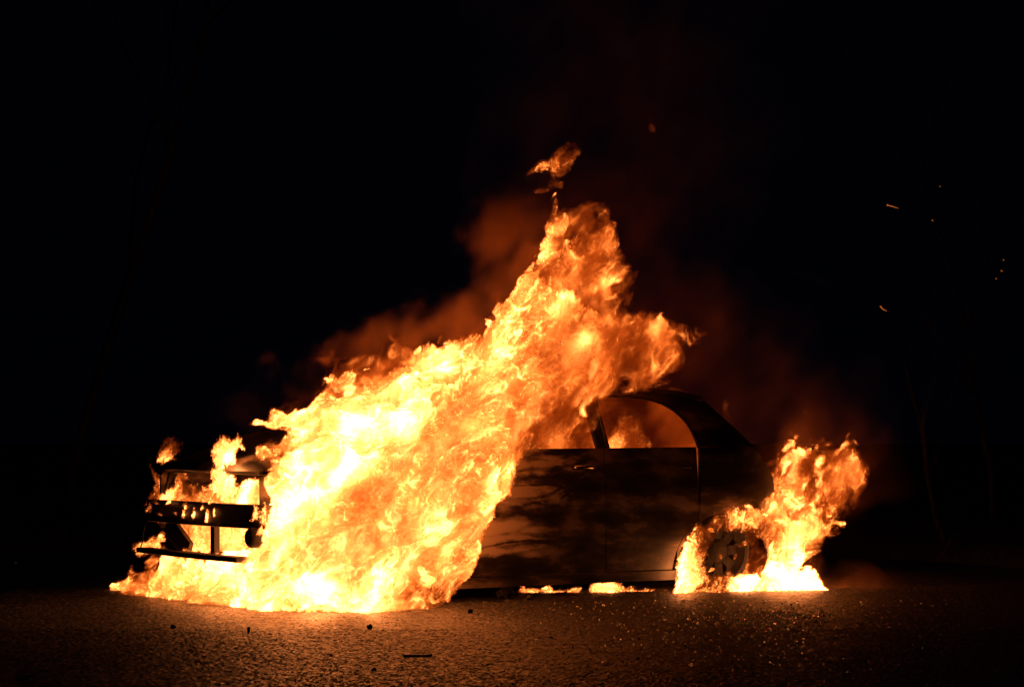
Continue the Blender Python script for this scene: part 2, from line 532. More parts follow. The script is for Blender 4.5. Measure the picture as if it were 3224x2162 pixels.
mesh_obj('bulkhead', *box_vf((0.62, 0.05, 0.20), (0.66, CW - 0.05, 0.90)), M_STEEL, CAR, smooth=False)
mesh_obj('floor_pan', *box_vf((0.40, 0.24, 0.15), (3.0, CW - 0.24, 0.18)), M_STEEL, CAR, smooth=False)
mesh_obj('scuttle', *box_vf((0.56, 0.06, 0.86), (0.80, CW - 0.06, 0.90)), M_STEEL, CAR, smooth=False, bevel=0.01)
mesh_obj('dashboard', *box_vf((0.70, 0.10, 0.58), (1.00, CW - 0.10, 0.84)), M_CHAR, CAR, smooth=False, bevel=0.05)
for v in (0.24, 0.92):
    st = mesh_obj('seat', *box_vf((1.25, v, 0.32), (1.72, v + 0.48, 0.42)), M_CHAR, CAR, smooth=False, bevel=0.04)
    fr = [(1.70, v + 0.05, 0.40), (1.84, v + 0.07, 0.82), (1.85, v + 0.24, 0.86), (1.84, v + 0.41, 0.82), (1.70, v + 0.43, 0.40)]
    mesh_obj('backrest_frame', *tube_vf(fr, 0.016, 6), M_STEEL, st)
bench = mesh_obj('rear_bench', *box_vf((2.06, 0.16, 0.30), (2.50, CW - 0.16, 0.43)), M_CHAR, CAR, smooth=False, bevel=0.05)
mesh_obj('backrest_frame', *tube_vf([(2.50, 0.22, 0.40), (2.60, 0.24, 0.80), (2.60, CW - 0.24, 0.80), (2.50, CW - 0.22, 0.40)], 0.016, 6), M_STEEL, bench)
mesh_obj('axle', *tube_vf([(AXR, 0.15, 0.24), (AXR, CW - 0.15, 0.24)], 0.045, 8), M_STEEL, CAR)
mesh_obj('exhaust_pipe', *tube_vf([(0.5, 0.8, 0.13), (1.6, 0.8, 0.125), (2.2, 0.7, 0.13), (2.6, 0.6, 0.2)], 0.028, 8), M_STEEL, CAR)


# wheels: bare rims in what is left of the tyres
def wheel(u, v, z, rad, flip):
    w = bpy.data.objects.new('wheel', None); C.objects.link(w); w.parent = CAR
    w.location = (u, v, z)
    if flip: w.rotation_euler = (0, 0, PI)
    rng = random.Random(int(u * 10 + v * 7))
    prof = []
    for i in range(13):
        a = PI * (i / 12) * 1.0
        prof.append((rad - 0.075 + 0.075 * math.sin(a), -0.085 * math.cos(a) + 0.085))
    V, F = lathe_vf(prof, 48)
    V = [(q[0] * (1 + rng.uniform(-.012, .012)), q[1], max(q[2] * (1 + rng.uniform(-.012, .012)), -z + 0.004)) for q in V]
    mesh_obj('tyre', V, F, M_RUBBER, w)
    r = rad - 0.07
    V, F = lathe_vf([(r + 0.012, 0.0), (r, 0.012), (r - 0.012, 0.05), (r - 0.035, 0.055), (r - 0.04, 0.10), (r - 0.05, 0.15), (r, 0.165)], 40)
    rim = mesh_obj('rim', V, F, M_CHAR, w)
    # pressed disc with slots: spokes between hub and rim
    V, F = lathe_vf([(0.001, 0.028), (0.055, 0.028), (0.072, 0.045), (0.085, 0.05)], 32)
    mesh_obj('hub', V, F, M_RUBBER, rim)
    for k in range(8):
        a = 2 * PI * k / 8
        s = []
        for (rr, hw, y) in ((0.08, 0.030, 0.048), (0.12, 0.030, 0.038), (r - 0.033, 0.045, 0.054)):
            for sgn in (-1, 1):
                s.append((rr * math.cos(a) - sgn * hw * math.sin(a), y, rr * math.sin(a) + sgn * hw * math.cos(a)))
        mesh_obj('spoke', s, [(0, 1, 3, 2), (2, 3, 5, 4)], M_RUBBER, rim, solid=0.008)
    V, F = lathe_vf([(0.001, 0.07), (0.115, 0.07), (0.115, 0.14), (0.001, 0.14)], 24)
    mesh_obj('brake_drum', V, F, M_RUBBER, w)
    return w


wheel(AXF, 0.035, 0.275, 0.275, False)
wheel(AXR, 0.035, 0.255, 0.265, False)
wheel(AXF, CW - 0.035, 0.275, 0.275, True)
wheel(AXR, CW - 0.035, 0.255, 0.265, True)
# ------------------------------------------------------------------ fire: luminous gas on voxel grids
POOL = ThreadPoolExecutor(4)


def grf(shape, cell, seed, Lpar, Lperp, ang, p, kmax=None):
    """periodic turbulent noise, stretched along a flow direction (ang degrees above the horizontal, in x-z)"""
    nx, ny, nz = shape
    rng = np.random.default_rng(seed)
    F = np.fft.rfftn(rng.standard_normal(shape, dtype=np.float32))
    kx = np.fft.fftfreq(nx, cell[0]).astype(np.float32)[:, None, None]
    ky = np.fft.fftfreq(ny, cell[1]).astype(np.float32)[None, :, None]
    kz = np.fft.rfftfreq(nz, cell[2]).astype(np.float32)[None, None, :]
    c, s = math.cos(R(ang)), math.sin(R(ang))
    k2 = ((kx * c + kz * s) * Lpar) ** 2 + ((kz * c - kx * s) ** 2 + ky ** 2) * Lperp ** 2
    F *= (1 + k2) ** (-p)
    F[0, 0, 0] = 0
    f = np.fft.irfftn(F, s=shape).astype(np.float32)
    f /= f.std()
    return f


def grfs(specs):
    return list(POOL.map(lambda a: grf(*a), specs))


def trilerp(arr, gx, gy, gz):
    """periodic trilinear sampling of arr at float grid coordinates"""
    nx, ny, nz = arr.shape
    flat = arr.ravel()
    out = np.empty(gx.shape, np.float32)

    def job(sl):
        x, y, z = gx[sl], gy[sl], gz[sl]
        x0, y0, z0 = np.floor(x), np.floor(y), np.floor(z)
        fx, fy, fz = x - x0, y - y0, z - z0
        x0 = x0.astype(np.int32) % nx; y0 = y0.astype(np.int32) % ny; z0 = z0.astype(np.int32) % nz
        x1 = (x0 + 1) % nx; y1 = (y0 + 1) % ny; z1 = (z0 + 1) % nz
        a = 0
        for xi, wx in ((x0, 1 - fx), (x1, fx)):
            for yi, wy in ((y0, 1 - fy), (y1, fy)):
                b = (xi * ny + yi) * nz
                w = wx * wy
                a = a + w * (flat.take(b + z0) * (1 - fz) + flat.take(b + z1) * fz)
        out[sl] = a
    n = gx.size
    st = 400000
    list(POOL.map(job, [slice(i, min(i + st, n)) for i in range(0, n, st)]))
    return out


def sstep(x):
    x = np.clip(x, 0, 1)
    return x * x * (3 - 2 * x)


def idw(pts, X, Z, eps, power=3.0):
    """smooth map through control points (x, z, values...)"""
    num = 0; den = 0
    for p in pts:
        w = ((X - p[0]) ** 2 + (Z - p[1]) ** 2 + eps) ** (-power / 2)
        num = num + w[..., None] * np.array(p[2:], np.float32)
        den = den + w
    return (num / den[..., None]).astype(np.float32)


def inside_distance(polys, X, Z):
    """signed distance (positive inside) to a union of polygons"""
    best = None
    for P in polys:
        d = np.full(X.shape, 1e9, np.float32)
        ins = np.zeros(X.shape, bool)
        n = len(P)
        for i in range(n):
            (ax, az), (bx, bz) = P[i], P[(i + 1) % n]
            ex, ez = bx - ax, bz - az
            t = np.clip(((X - ax) * ex + (Z - az) * ez) / (ex * ex + ez * ez + 1e-12), 0, 1)
            d = np.minimum(d, (X - ax - t * ex) ** 2 + (Z - az - t * ez) ** 2)
            if az != bz:
                ins ^= ((az > Z) != (bz > Z)) & (X < ax + (Z - az) / (bz - az) * ex)
        s = np.sqrt(d) * np.where(ins, 1, -1)
        best = s if best is None else np.maximum(best, s)
    return best


def volume_tree(name, lo, hi, res, mat, shell=None, shell_size=0.03):
    g = bpy.data.node_groups.new(name, 'GeometryNodeTree')
    g.interface.new_socket('Geometry', in_out='INPUT', socket_type='NodeSocketGeometry')
    g.interface.new_socket('Geometry', in_out='OUTPUT', socket_type='NodeSocketGeometry')
    N, L = g.nodes, g.links
    gi, go = N.new('NodeGroupInput'), N.new('NodeGroupOutput')
    vc = N.new('GeometryNodeVolumeCube')
    vc.inputs['Min'].default_value = lo
    vc.inputs['Max'].default_value = hi
    for k, v in zip('XYZ', res):
        vc.inputs['Resolution ' + k].default_value = v

    def vm(op, a, b=None):
        n = N.new('ShaderNodeVectorMath'); n.operation = op
        L.new(a, n.inputs[0])
        if b is not None: n.inputs[1].default_value = b
        return n.outputs[0]

    def im(op, a, b, c=None):
        n = N.new('FunctionNodeIntegerMath'); n.operation = op
        for s, q in zip(n.inputs, (a, b, c)):
            if q is None: continue
            if isinstance(q, int): s.default_value = q
            else: L.new(q, s)
        return n.outputs[0]
    p = vm('SUBTRACT', N.new('GeometryNodeInputPosition').outputs[0], lo)
    p = vm('DIVIDE', p, tuple((h - l) / (r - 1) for l, h, r in zip(lo, hi, res)))
    sx = N.new('ShaderNodeSeparateXYZ'); L.new(p, sx.inputs[0])
    ints = []
    for o in sx.outputs:
        n = N.new('FunctionNodeFloatToInt'); n.rounding_mode = 'ROUND'
        L.new(o, n.inputs[0]); ints.append(n.outputs[0])
    idx = im('MULTIPLY_ADD', im('MULTIPLY_ADD', ints[0], res[1], ints[1]), res[2], ints[2])
    na = N.new('GeometryNodeInputNamedAttribute'); na.data_type = 'FLOAT'; na.inputs['Name'].default_value = 'heat'
    si = N.new('GeometryNodeSampleIndex'); si.data_type = 'FLOAT'; si.domain = 'POINT'; si.clamp = True
    L.new(gi.outputs[0], si.inputs['Geometry']); L.new(na.outputs[0], si.inputs['Value']); L.new(idx, si.inputs['Index'])
    L.new(si.outputs[0], vc.inputs['Density'])
    o = vc.outputs[0]
    if shell is not None:
        v = N.new('GeometryNodeVolumeToMesh'); L.new(o, v.inputs[0])
        v.resolution_mode = 'VOXEL_SIZE'; v.inputs['Voxel Size'].default_value = shell_size
        v.inputs['Threshold'].default_value = shell
        v.inputs['Adaptivity'].default_value = 0.3
        o = v.outputs[0]
    sm = N.new('GeometryNodeSetMaterial'); L.new(o, sm.inputs[0])
    sm.inputs['Material'].default_value = mat
    L.new(sm.outputs[0], go.inputs[0])
    return g


def flame_material(name, thin=4.5, thick=34.0, gain=1.0):
    """hot soot: thin glowing gas with dense bright sheets in it, redder where cooler"""
    m = bpy.data.materials.new(name); m.use_nodes = True
    nt = m.node_tree; nt.nodes.clear()
    out = nt.nodes.new('ShaderNodeOutputMaterial')
    at_ = nt.nodes.new('ShaderNodeAttribute'); at_.attribute_name = 'density'

    def rng(a, b, top):
        mr = nt.nodes.new('ShaderNodeMapRange'); mr.interpolation_type = 'SMOOTHSTEP'
        mr.inputs['From Min'].default_value = a; mr.inputs['From Max'].default_value = b
        mr.inputs['To Min'].default_value = 0.0; mr.inputs['To Max'].default_value = top
        nt.links.new(at_.outputs['Fac'], mr.inputs[0])
        return mr.outputs[0]

    def mth(op, a, b):
        n = nt.nodes.new('ShaderNodeMath'); n.operation = op
        for s, q in zip(n.inputs, (a, b)):
            if isinstance(q, float): s.default_value = q
            else: nt.links.new(q, s)
        return n.outputs[0]
    sig = mth('ADD', rng(0.0, 0.25, thin), rng(0.35, 0.95, thick))
    S = 28.0
    hot = lambda I, g, b: (I / S, I * g / S, I * b / S)
    col = ramp_nodes(nt, at_.outputs['Fac'], [
        (0.0, hot(0.05, .05, .001)),
        (0.15, hot(0.17, .08, .003)),
        (0.35, hot(0.75, .125, .010)),
        (0.52, hot(1.9, .19, .024)),
        (0.70, hot(4.5, .24, .042)),
        (0.85, hot(11.5, .265, .060)),
        (1.0, hot(28.0, .285, .075))])
    em = nt.nodes.new('ShaderNodeEmission')
    nt.links.new(col, em.inputs[0])
    nt.links.new(mth('MULTIPLY', sig, S * gain), em.inputs[1])
    ab = nt.nodes.new('ShaderNodeVolumeAbsorption'); ab.inputs['Color'].default_value = (0, 0, 0, 1)
    nt.links.new(sig, ab.inputs['Density'])
    add = nt.nodes.new('ShaderNodeAddShader')
    nt.links.new(ab.outputs[0], add.inputs[0]); nt.links.new(em.outputs[0], add.inputs[1])
    nt.links.new(add.outputs[0], out.inputs['Volume'])
    return m


def film_material(name):
    """the barely glowing skin of the flame: clear, with a breath of its colour"""
    m = bpy.data.materials.new(name); m.use_nodes = True
    nt = m.node_tree; nt.nodes.clear()
    out = nt.nodes.new('ShaderNodeOutputMaterial')
    tr = nt.nodes.new('ShaderNodeBsdfTransparent'); tr.inputs[0].default_value = (1, 0.985, 0.96, 1)
    em = nt.nodes.new('ShaderNodeEmission'); em.inputs[0].default_value = (1, 0.22, 0.02, 1); em.inputs[1].default_value = 0.004
    add = nt.nodes.new('ShaderNodeAddShader')
    nt.links.new(tr.outputs[0], add.inputs[0]); nt.links.new(em.outputs[0], add.inputs[1])
    nt.links.new(add.outputs[0], out.inputs['Surface'])
    return m


FLAME = flame_material('flame_gas')
FILM = film_material('flame_skin')


def good(n):
    while True:
        m = n
        for p in (2, 3, 5):
            while m % p == 0: m //= p
        if m == 1: return n
        n += 1


def build_fire(name, label, polys, controls, cell, seed, ang=55, warp=0.10, wlen=0.34, tex=0.25, texlen=0.16,
               hmax=0.36, film_size=0.03, mat=None, hfac=1.0, ridge=0.24, zmin=-0.02, ang_low=None, swirl=0.10, hole=0.0, wp=1.75, sw=0.13, tongue=0.035, grow=0.0):
    """polys: outlines [(px, py, D)], controls: [(px, py, D, heat, softness)]; each outline point gets its own distance,
    the gas fills a rounded body round the sheet of those distances."""
    W = [[(at(*p).x, at(*p).z) for p in P] for P in polys]
    ctl = []
    for (px, py, D, heat, soft) in controls:
        q = at(px, py, D)
        ctl.append((q.x, q.z, D, heat, soft))
    xs = [p[0] for P in W for p in P]; zs = [p[1] for P in W for p in P]
    m = warp * 0.9 + 0.02 + grow
    x0, x1 = min(xs) - m, max(xs) + m
    z0, z1 = max(zmin, min(zs) - m), max(zs) + m
    Ds = [c[2] for c in ctl]
    y0, y1 = min(Ds) - hmax * 0.9, max(Ds) + hmax * 0.9
    res = tuple(good(int((b - a) / c) + 1) for a, b, c in ((x0, x1, cell[0]), (y0, y1, cell[1]), (z0, z1, cell[2])))
    x1, y1, z1 = (a + (n - 1) * c for a, n, c in ((x0, res[0], cell[0]), (y0, res[1], cell[1]), (z0, res[2], cell[2])))
    # 2-D maps in the plane of the fire
    ms = 0.008
    gx = np.arange(x0 - 0.4, x1 + 0.4, ms, dtype=np.float32); gz = np.arange(z0 - 0.4, z1 + 0.4, ms, dtype=np.float32)
    X, Z = np.meshgrid(gx, gz, indexing='ij')
    e = inside_distance(W, X, Z) + grow
    cm = idw(ctl, X[::4, ::4], Z[::4, ::4], (0.035 * (max(xs) - min(xs))) ** 2 * 0.6)
    cm = np.repeat(np.repeat(cm, 4, 0), 4, 1)[:X.shape[0], :X.shape[1]]
    maps = np.concatenate([e[..., None], cm], -1).reshape(-1, 4)
    nzm = len(gz)
    al = ang if ang_low is None else ang_low
    (wx, wy, wz, n1, n2, n3, n4, n5) = grfs([
        (res, cell, seed, wlen * 1.5, wlen, ang, wp), (res, cell, seed + 1, wlen * 1.5, wlen, ang, wp),
        (res, cell, seed + 2, wlen * 1.5, wlen, ang, wp), (res, cell, seed + 3, texlen * 2.6, texlen, ang, 1.25),
        (res, cell, seed + 4, texlen * 4.5, texlen * 1.9, ang, 2.1), (res, cell, seed + 5, 0.5, 0.30, ang, 1.8),
        (res, cell, seed + 6, texlen * 4.5, texlen * 1.3, al, 2.1), (res, cell, seed + 7, texlen * 1.7, texlen * 0.62, ang, 1.8)])
    ax = (x0 + cell[0] * np.arange(res[0])).astype(np.float32)
    ay = (y0 + cell[1] * np.arange(res[1])).astype(np.float32)
    az = (z0 + cell[2] * np.arange(res[2])).astype(np.float32)

    def look(x, z):
        i = np.clip(((x - gx[0]) / ms).astype(np.int32), 0, len(gx) - 1)
        k = np.clip(((z - gz[0]) / ms).astype(np.int32), 0, nzm - 1)
        return maps[i * nzm + k]
    # which voxels may hold gas
    base = look(*[a.ravel() for a in np.meshgrid(ax, az, indexing='ij')]).reshape(res[0], res[2], 4)
    cand = (base[:, None, :, 0] > -warp * 1.6) & (np.abs(ay[None, :, None] - base[:, None, :, 1]) < hmax + warp)
    ids = np.flatnonzero(cand)
    iz = (ids % res[2]).astype(np.int32); iy = ((ids // res[2]) % res[1]).astype(np.int32); ix = (ids // (res[2] * res[1])).astype(np.int32)
    dx, dy, dz = wx.ravel()[ids], wy.ravel()[ids], wz.ravel()[ids]
    # less stirring close to the ground and where the edge is sharp
    soft0 = base[..., 3][ix, iz]
    amp = warp * np.clip(0.35 + soft0 * 4.0, 0.3, 1.0)
    px_ = ax[ix] + dx * amp * 0.5; py_ = ay[iy] + dy * amp * 0.6; pz_ = az[iz] + dz * amp * 0.5
    M = look(px_, pz_)
    ee, yc, heat, soft = M[:, 0], M[:, 1], M[:, 2], M[:, 3]
    soft = np.maximum(soft, 0.012)
    h = hmax * np.sqrt(np.clip((ee + 0.02) / (hmax * hfac), 0, 1)) + 1e-3
    q = 1 - np.abs(py_ - yc) / h
    # swirled texture: thin bright sheets folded through the gas
    def at_swirl(arr, a, b, c, k):
        return trilerp(arr, ix + a * (k / cell[0]), iy + b * (k / cell[1]), iz + c * (k / cell[2]))
    k = swirl
    t1 = at_swirl(n1, dx, dy, dz, k)
    s1 = at_swirl(n2, -dy, dz, dx, k)
    if ang_low is not None:
        lw = sstep(1.2 - az[iz] / 0.35)
        s1 = s1 * (1 - lw) + lw * at_swirl(n4, dy, dx, dz, k * 0.6)
    s2 = at_swirl(n5, dz, -dx, dy, k)
    t3 = n3.ravel()[ids]
    eed = ee + 0.45 * soft * t1 + tongue * np.minimum(0.3, s1) * np.exp(-np.maximum(ee, 0) / 0.06) + hole * np.minimum(0, t3 + 0.9) * np.clip((soft - 0.012) / 0.02, 0, 1)
    edge = sstep(eed / soft) * sstep(q * h / (0.35 * soft + 0.02) + 0.3 * t1 * (soft > 0.03))
    sheet = np.exp(-(s1 / sw) ** 2) + 0.5 * np.exp(-(s2 / sw) ** 2)
    rim = np.exp(-((np.minimum(eed, q * h) - 0.014) / 0.012) ** 2) * (soft < 0.035)
    d = edge * np.clip(heat * 0.57 + np.maximum(heat - 0.92, 0) * 1.1 + tex * (0.34 * t1 + 0.55 * t3 + 0.30 * s1) + ridge * (0.35 + 1.5 * heat) * (sheet - 0.10) + 0.20 * rim, 0.05, 1.0)
    d[d < 0.02] = 0
    full = np.zeros(res[0] * res[1] * res[2], np.float32)
    full[ids] = d
    me = bpy.data.meshes.new(name)
    me.vertices.add(full.size)
    me.attributes.new('heat', 'FLOAT', 'POINT').data.foreach_set('value', full)
    lo, hi = (x0, y0, z0), (float(x1), float(y1), float(z1))
    skin = bpy.data.objects.new(name, me); C.objects.link(skin)
    skin.modifiers.new('skin', 'NODES').node_group = volume_tree(name + '_skin', lo, hi, res, FILM, 0.12, film_size)
    me.materials.append(FILM)
    core = bpy.data.objects.new('flame_core', me); C.objects.link(core)
    core.modifiers.new('gas', 'NODES').node_group = volume_tree(name + '_gas', lo, hi, res, mat or FLAME)
    core.parent = skin
    core['kind'] = 'stuff'
    tag(skin, label, 'fire')
    print(name, res, full.size / 1e6, 'filled', float((d > 0).sum()) / full.size, round(time.time() - T0, 1))
    return skin


FRONT = [(340,1855,14.0),(380,1822,13.9),(400,1800,13.85),(418,1822,13.8),(440,1808,13.8),(443,1768,13.75),(455,1800,13.7),(478,1775,13.65),(500,1748,13.6),(520,1775,13.5),(545,1742,13.45),(570,1760,13.35),(600,1745,13.2),(640,1755,13.0),
 (705,1742,12.6),(770,1722,12.35),(815,1700,12.2),(838,1650,12.12),(842,1590,12.12),(815,1530,12.2),(845,1490,12.3),(815,1465,12.5),(803,1392,12.7),(830,1385,12.7),(870,1400,12.7),(905,1365,12.8),
 (900,1352,12.8),(800,1342,12.9),(812,1322,12.9),(850,1330,12.9),(858,1283,12.9),(885,1285,12.9),(905,1300,12.9),(955,1270,12.95),(985,1240,13.0),(1007,1213,13.0),(1020,1180,13.0),(1050,1190,13.0),
 (1095,1175,13.0),(1120,1190,13.0),(1172,1172,13.0),(1195,1190,13.0),(1240,1160,13.0),(1290,1160,13.0),(1320,1110,13.0),(1393,1103,13.0),(1440,1070,13.0),(1475,1048,13.0),(1510,1060,13.0),(1540,1010,13.1),
 (1560,975,13.1),(1600,930,13.2),(1640,890,13.2),(1672,855,13.3),(1684,790,13.3),(1695,735,13.3),(1716,690,13.4),(1730,640,13.4),(1748,605,13.4),(1764,670,13.4),(1785,700,13.4),(1790,740,13.4),
 (1815,725,13.5),(1840,700,13.5),(1880,705,13.6),(1896,625,13.6),(1925,680,13.6),(1950,745,13.6),(1955,805,13.6),(1940,850,13.6),(1905,895,13.5),(1885,930,13.5),(1895,965,13.5),(1920,955,13.6),
 (1955,990,13.6),(1990,1000,13.6),(2030,1005,13.7),(2060,1040,13.7),(2110,1070,13.8),(2150,1050,13.8),(2110,1110,13.8),(2100,1170,13.8),(2050,1210,13.7),(1990,1225,13.6),(1940,1262,13.4),(1925,1310,13.3),(1890,1350,13.2),(1840,1385,13.1),(1770,1408,13.05),(1700,1416,12.95),(1665,1425,12.9),(1630,1460,12.85),(1600,1505,12.8),
 (1580,1560,12.75),(1560,1613,12.7),(1550,1660,12.7),(1530,1700,12.65),(1500,1750,12.6),(1465,1795,12.55),(1430,1840,12.5),(1400,1875,12.5),(1370,1900,12.5),
 (1350,1985,12.4),(1100,1985,12.3),(900,1985,12.4),(700,1965,12.9),(500,1935,13.5),(380,1910,14.0)]
# px, py, distance, heat, edge softness (m)
FRONT_C = [(345,1850,14.0,.85,.02),(450,1830,13.6,.82,.03),(560,1800,13.3,.94,.03),(700,1830,12.85,1.06,.028),(850,1880,12.45,1.08,.02),(1000,1850,12.25,1.06,.02),(1150,1880,12.2,1.02,.02),(1300,1860,12.3,.98,.02),(1400,1850,12.5,.78,.02),
 (870,1600,12.12,1.0,.02),(800,1720,12.25,.95,.022),(830,1520,12.2,1.0,.02),(1000,1700,12.2,.9,.02),(1000,1550,12.2,1.08,.02),(900,1490,12.4,1.0,.02),(1130,1690,12.2,.58,.02),(1180,1720,12.2,.6,.02),(1250,1650,12.25,.86,.02),(1400,1700,12.45,.96,.02),(1500,1600,12.6,.86,.03),(1400,1500,12.5,.84,.03),(1250,1450,12.35,1.1,.03),(1120,1430,12.35,1.15,.03),(1550,1450,12.75,.85,.03),
 (850,1430,12.6,.6,.02),(950,1440,12.4,.95,.03),(850,1320,12.9,1.0,.012),(950,1320,12.9,1.3,.015),(1100,1310,12.8,1.35,.02),(1200,1300,12.8,1.1,.02),(1050,1200,13.0,.68,.04),(1130,1180,13.0,.8,.03),(1250,1230,12.9,1.12,.03),(1250,1120,13.0,.55,.045),(1400,1180,13.0,1.02,.03),(1400,1330,12.8,.98,.03),(1570,1330,12.9,.86,.03),
 (1580,1030,13.1,1.05,.02),(1650,930,13.2,1.1,.02),(1700,1020,13.2,.85,.03),(1712,800,13.3,1.12,.015),(1738,700,13.4,1.0,.015),(1746,650,13.4,.7,.015),(1600,1180,13.0,.98,.03),(1760,1150,13.2,.52,.04),(1680,1280,13.0,.6,.05),(1830,1020,13.4,.24,.07),(1810,850,13.4,.26,.06),(1860,780,13.5,.34,.06),(1850,920,13.5,.36,.06),(1925,760,13.6,.56,.04),
 (1860,1220,13.4,.50,.05),(1950,1120,13.55,.36,.05),(2040,1080,13.7,.38,.05),(2120,1080,13.8,.24,.06),(2040,1180,13.7,.36,.05),(1620,1430,12.9,.75,.03),(1640,1340,12.95,.6,.04),(1800,1330,13.1,.26,.07),(1870,1300,13.2,.24,.07),(1740,1380,13.0,.32,.06),(1830,1370,13.1,.15,.08),(1910,1290,13.3,.18,.08)]
FI = {}
FI['engine'] = build_fire('engine_fire', 'tall white hot fire wrapping the front wing and bonnet of the car', [FRONT], FRONT_C,
                          (0.008, 0.0135, 0.008), 15, ang=52, warp=0.10, film_size=0.03, ang_low=18, hole=0.045, texlen=0.14, swirl=0.11)

FRINGE = [(900,1330,13.0),(905,1285,13.0),(985,1225,13.05),(1020,1165,13.1),(1110,1130,13.1),(1200,1150,13.1),(1250,1070,13.1),(1310,1100,13.1),(1400,1085,13.1),(1500,1030,13.15),(1570,955,13.2),(1670,840,13.3),(1690,740,13.35),(1740,650,13.4),(1800,690,13.5),(1890,660,13.6),
 (1950,740,13.65),(1960,850,13.65),(1930,940,13.65),(2010,985,13.7),(2090,1020,13.75),(2180,1045,13.85),(2130,1120,13.8),(2090,1190,13.75),(1980,1240,13.65),(1900,1260,13.5),(1700,1280,13.3),(1400,1300,13.1),(1100,1330,13.0)]
FRINGE_C = [(950,1280,13.0,.34,.07),(1100,1150,13.1,.36,.07),(1250,1090,13.1,.38,.07),(1400,1120,13.1,.30,.08),(1560,1000,13.2,.28,.07),(1690,800,13.35,.2,.07),(1850,750,13.55,.16,.09),(1950,850,13.65,.13,.09),(1880,960,13.6,.13,.09),(2050,1060,13.75,.22,.08),(2150,1070,13.85,.20,.08),(2080,1180,13.75,.24,.08),(1900,1240,13.5,.26,.08),(1500,1250,13.2,.4,.08)]
build_fire('smoky_flame', 'dull orange smoky fringe trailing along the upper edge of the tall fire', [FRINGE], FRINGE_C, (0.012, 0.018, 0.012), 18, ang=50, warp=0.11, wlen=0.30, texlen=0.13, hmax=0.30, tex=0.34, ridge=0.14, film_size=0.045, grow=0.03, tongue=0.06)

GRILLE = [[(455,1585,13.65),(488,1522,13.6),(476,1462,13.6),(492,1488,13.6),(514,1512,13.5),(524,1538,13.5),(548,1532,13.45),(565,1500,13.4),(590,1492,13.3),(605,1528,13.3),(650,1542,13.1),(668,1520,12.7),(670,1470,12.6),(666,1432,12.6),
  (684,1398,12.6),(712,1383,12.6),(722,1402,12.6),(746,1380,12.5),(768,1412,12.5),(748,1428,12.5),(736,1460,12.5),(716,1472,12.6),(726,1500,12.6),(750,1528,12.8),(790,1518,12.65),(830,1498,12.55),(880,1480,12.5),(900,1600,12.45),(880,1730,12.5),
  (760,1745,12.75),(600,1745,13.2),(580,1700,13.3),(560,1660,13.35),(500,1645,13.5),(470,1630,13.6)],
 [(424,1722,13.62),(432,1708,13.62),(470,1700,13.6),(498,1680,13.6),(512,1668,13.55),(520,1690,13.55),(508,1712,13.55),(530,1738,13.5),(436,1738,13.6)]]
GRILLE_C = [(470,1560,13.65,.75,.015),(485,1490,13.6,.62,.02),(550,1560,13.45,.85,.02),(590,1520,13.35,.55,.03),(650,1570,13.1,.85,.02),(690,1480,12.6,.80,.02),(700,1410,12.55,.66,.02),(755,1405,12.5,.5,.03),(700,1520,12.7,.9,.02),(740,1560,12.8,.9,.02),
 (840,1530,12.55,.9,.02),(860,1650,12.5,.95,.02),(680,1690,13.0,1.0,.02),(600,1690,13.25,.9,.02),(540,1680,13.4,.5,.02),(440,1722,13.62,.85,.012),(500,1690,13.58,.7,.015),(520,1730,13.5,.8,.015)]
FI['grille'] = build_fire('engine_bay_fire', 'flames licking up between the bare front beams of the car', GRILLE, GRILLE_C, (0.0075, 0.012, 0.0075), 21, ang=75,
                          warp=0.05, wlen=0.16, texlen=0.09, hmax=0.15, film_size=0.02)

def tongue(px, py, h, w, lean, D):
    return [(px - w, py, D), (px - w * .7, py - h * .35, D), (px - w * .2 + lean * .5, py - h * .7, D), (px + lean, py - h, D), (px + w * .5 + lean * .4, py - h * .55, D), (px + w, py - h * .15, D), (px + w * .8, py + 4, D)]


def beam_D(px): return 13.45 - (px - 455) * 0.00345
BT = [(575, 1630, 40, 7, 14), (608, 1640, 62, 8, 10), (634, 1606, 46, 6, -6), (652, 1644, 70, 7, 8), (676, 1636, 62, 8, 12), (694, 1648, 44, 8, 14), (470, 1612, 34, 6, -4), (505, 1622, 12, 5, 3), (546, 1624, 10, 5, 3), (585, 1600, 24, 6, 8), (720, 1598, 28, 8, 16), (800, 1640, 70, 12, 10), (826, 1660, 90, 14, 8), (812, 1690, 50, 9, 14), (660, 1592, 30, 9, 12), (530, 1588, 20, 8, 8), (490, 1586, 18, 8, 6)]
build_fire('beam_fire', 'little tongues of flame crawling over the front of the bumper beam', [tongue(a, b, c * 1.1, d * 1.5, e, beam_D(a) - 0.10) for a, b, c, d, e in BT], [(a, b - c * .4, beam_D(a) - 0.10, .95, .012) for a, b, c, d, e in BT],
           (0.0055, 0.009, 0.0055), 29, ang=70, warp=0.03, wlen=0.09, texlen=0.07, hmax=0.04, film_size=0.015, tongue=0.01)['kind'] = 'stuff'

WINGTIP = [[(500,1455,14.2),(506,1430,14.2),(522,1392,14.2),(545,1376,14.2),(572,1380,14.2),(570,1410,14.2),(562,1424,14.2),(545,1432,14.2),(540,1460,14.2),(505,1470,14.2)]]
build_fire('wing_flame', 'small lone flame behind the far front wing of the car', WINGTIP, [(515,1440,14.2,.5,.02),(540,1400,14.2,.42,.03),(560,1400,14.2,.35,.04)], (0.0075, 0.010, 0.0075), 33, ang=60,
           warp=0.05, wlen=0.12, texlen=0.07, hmax=0.09, film_size=0.02)

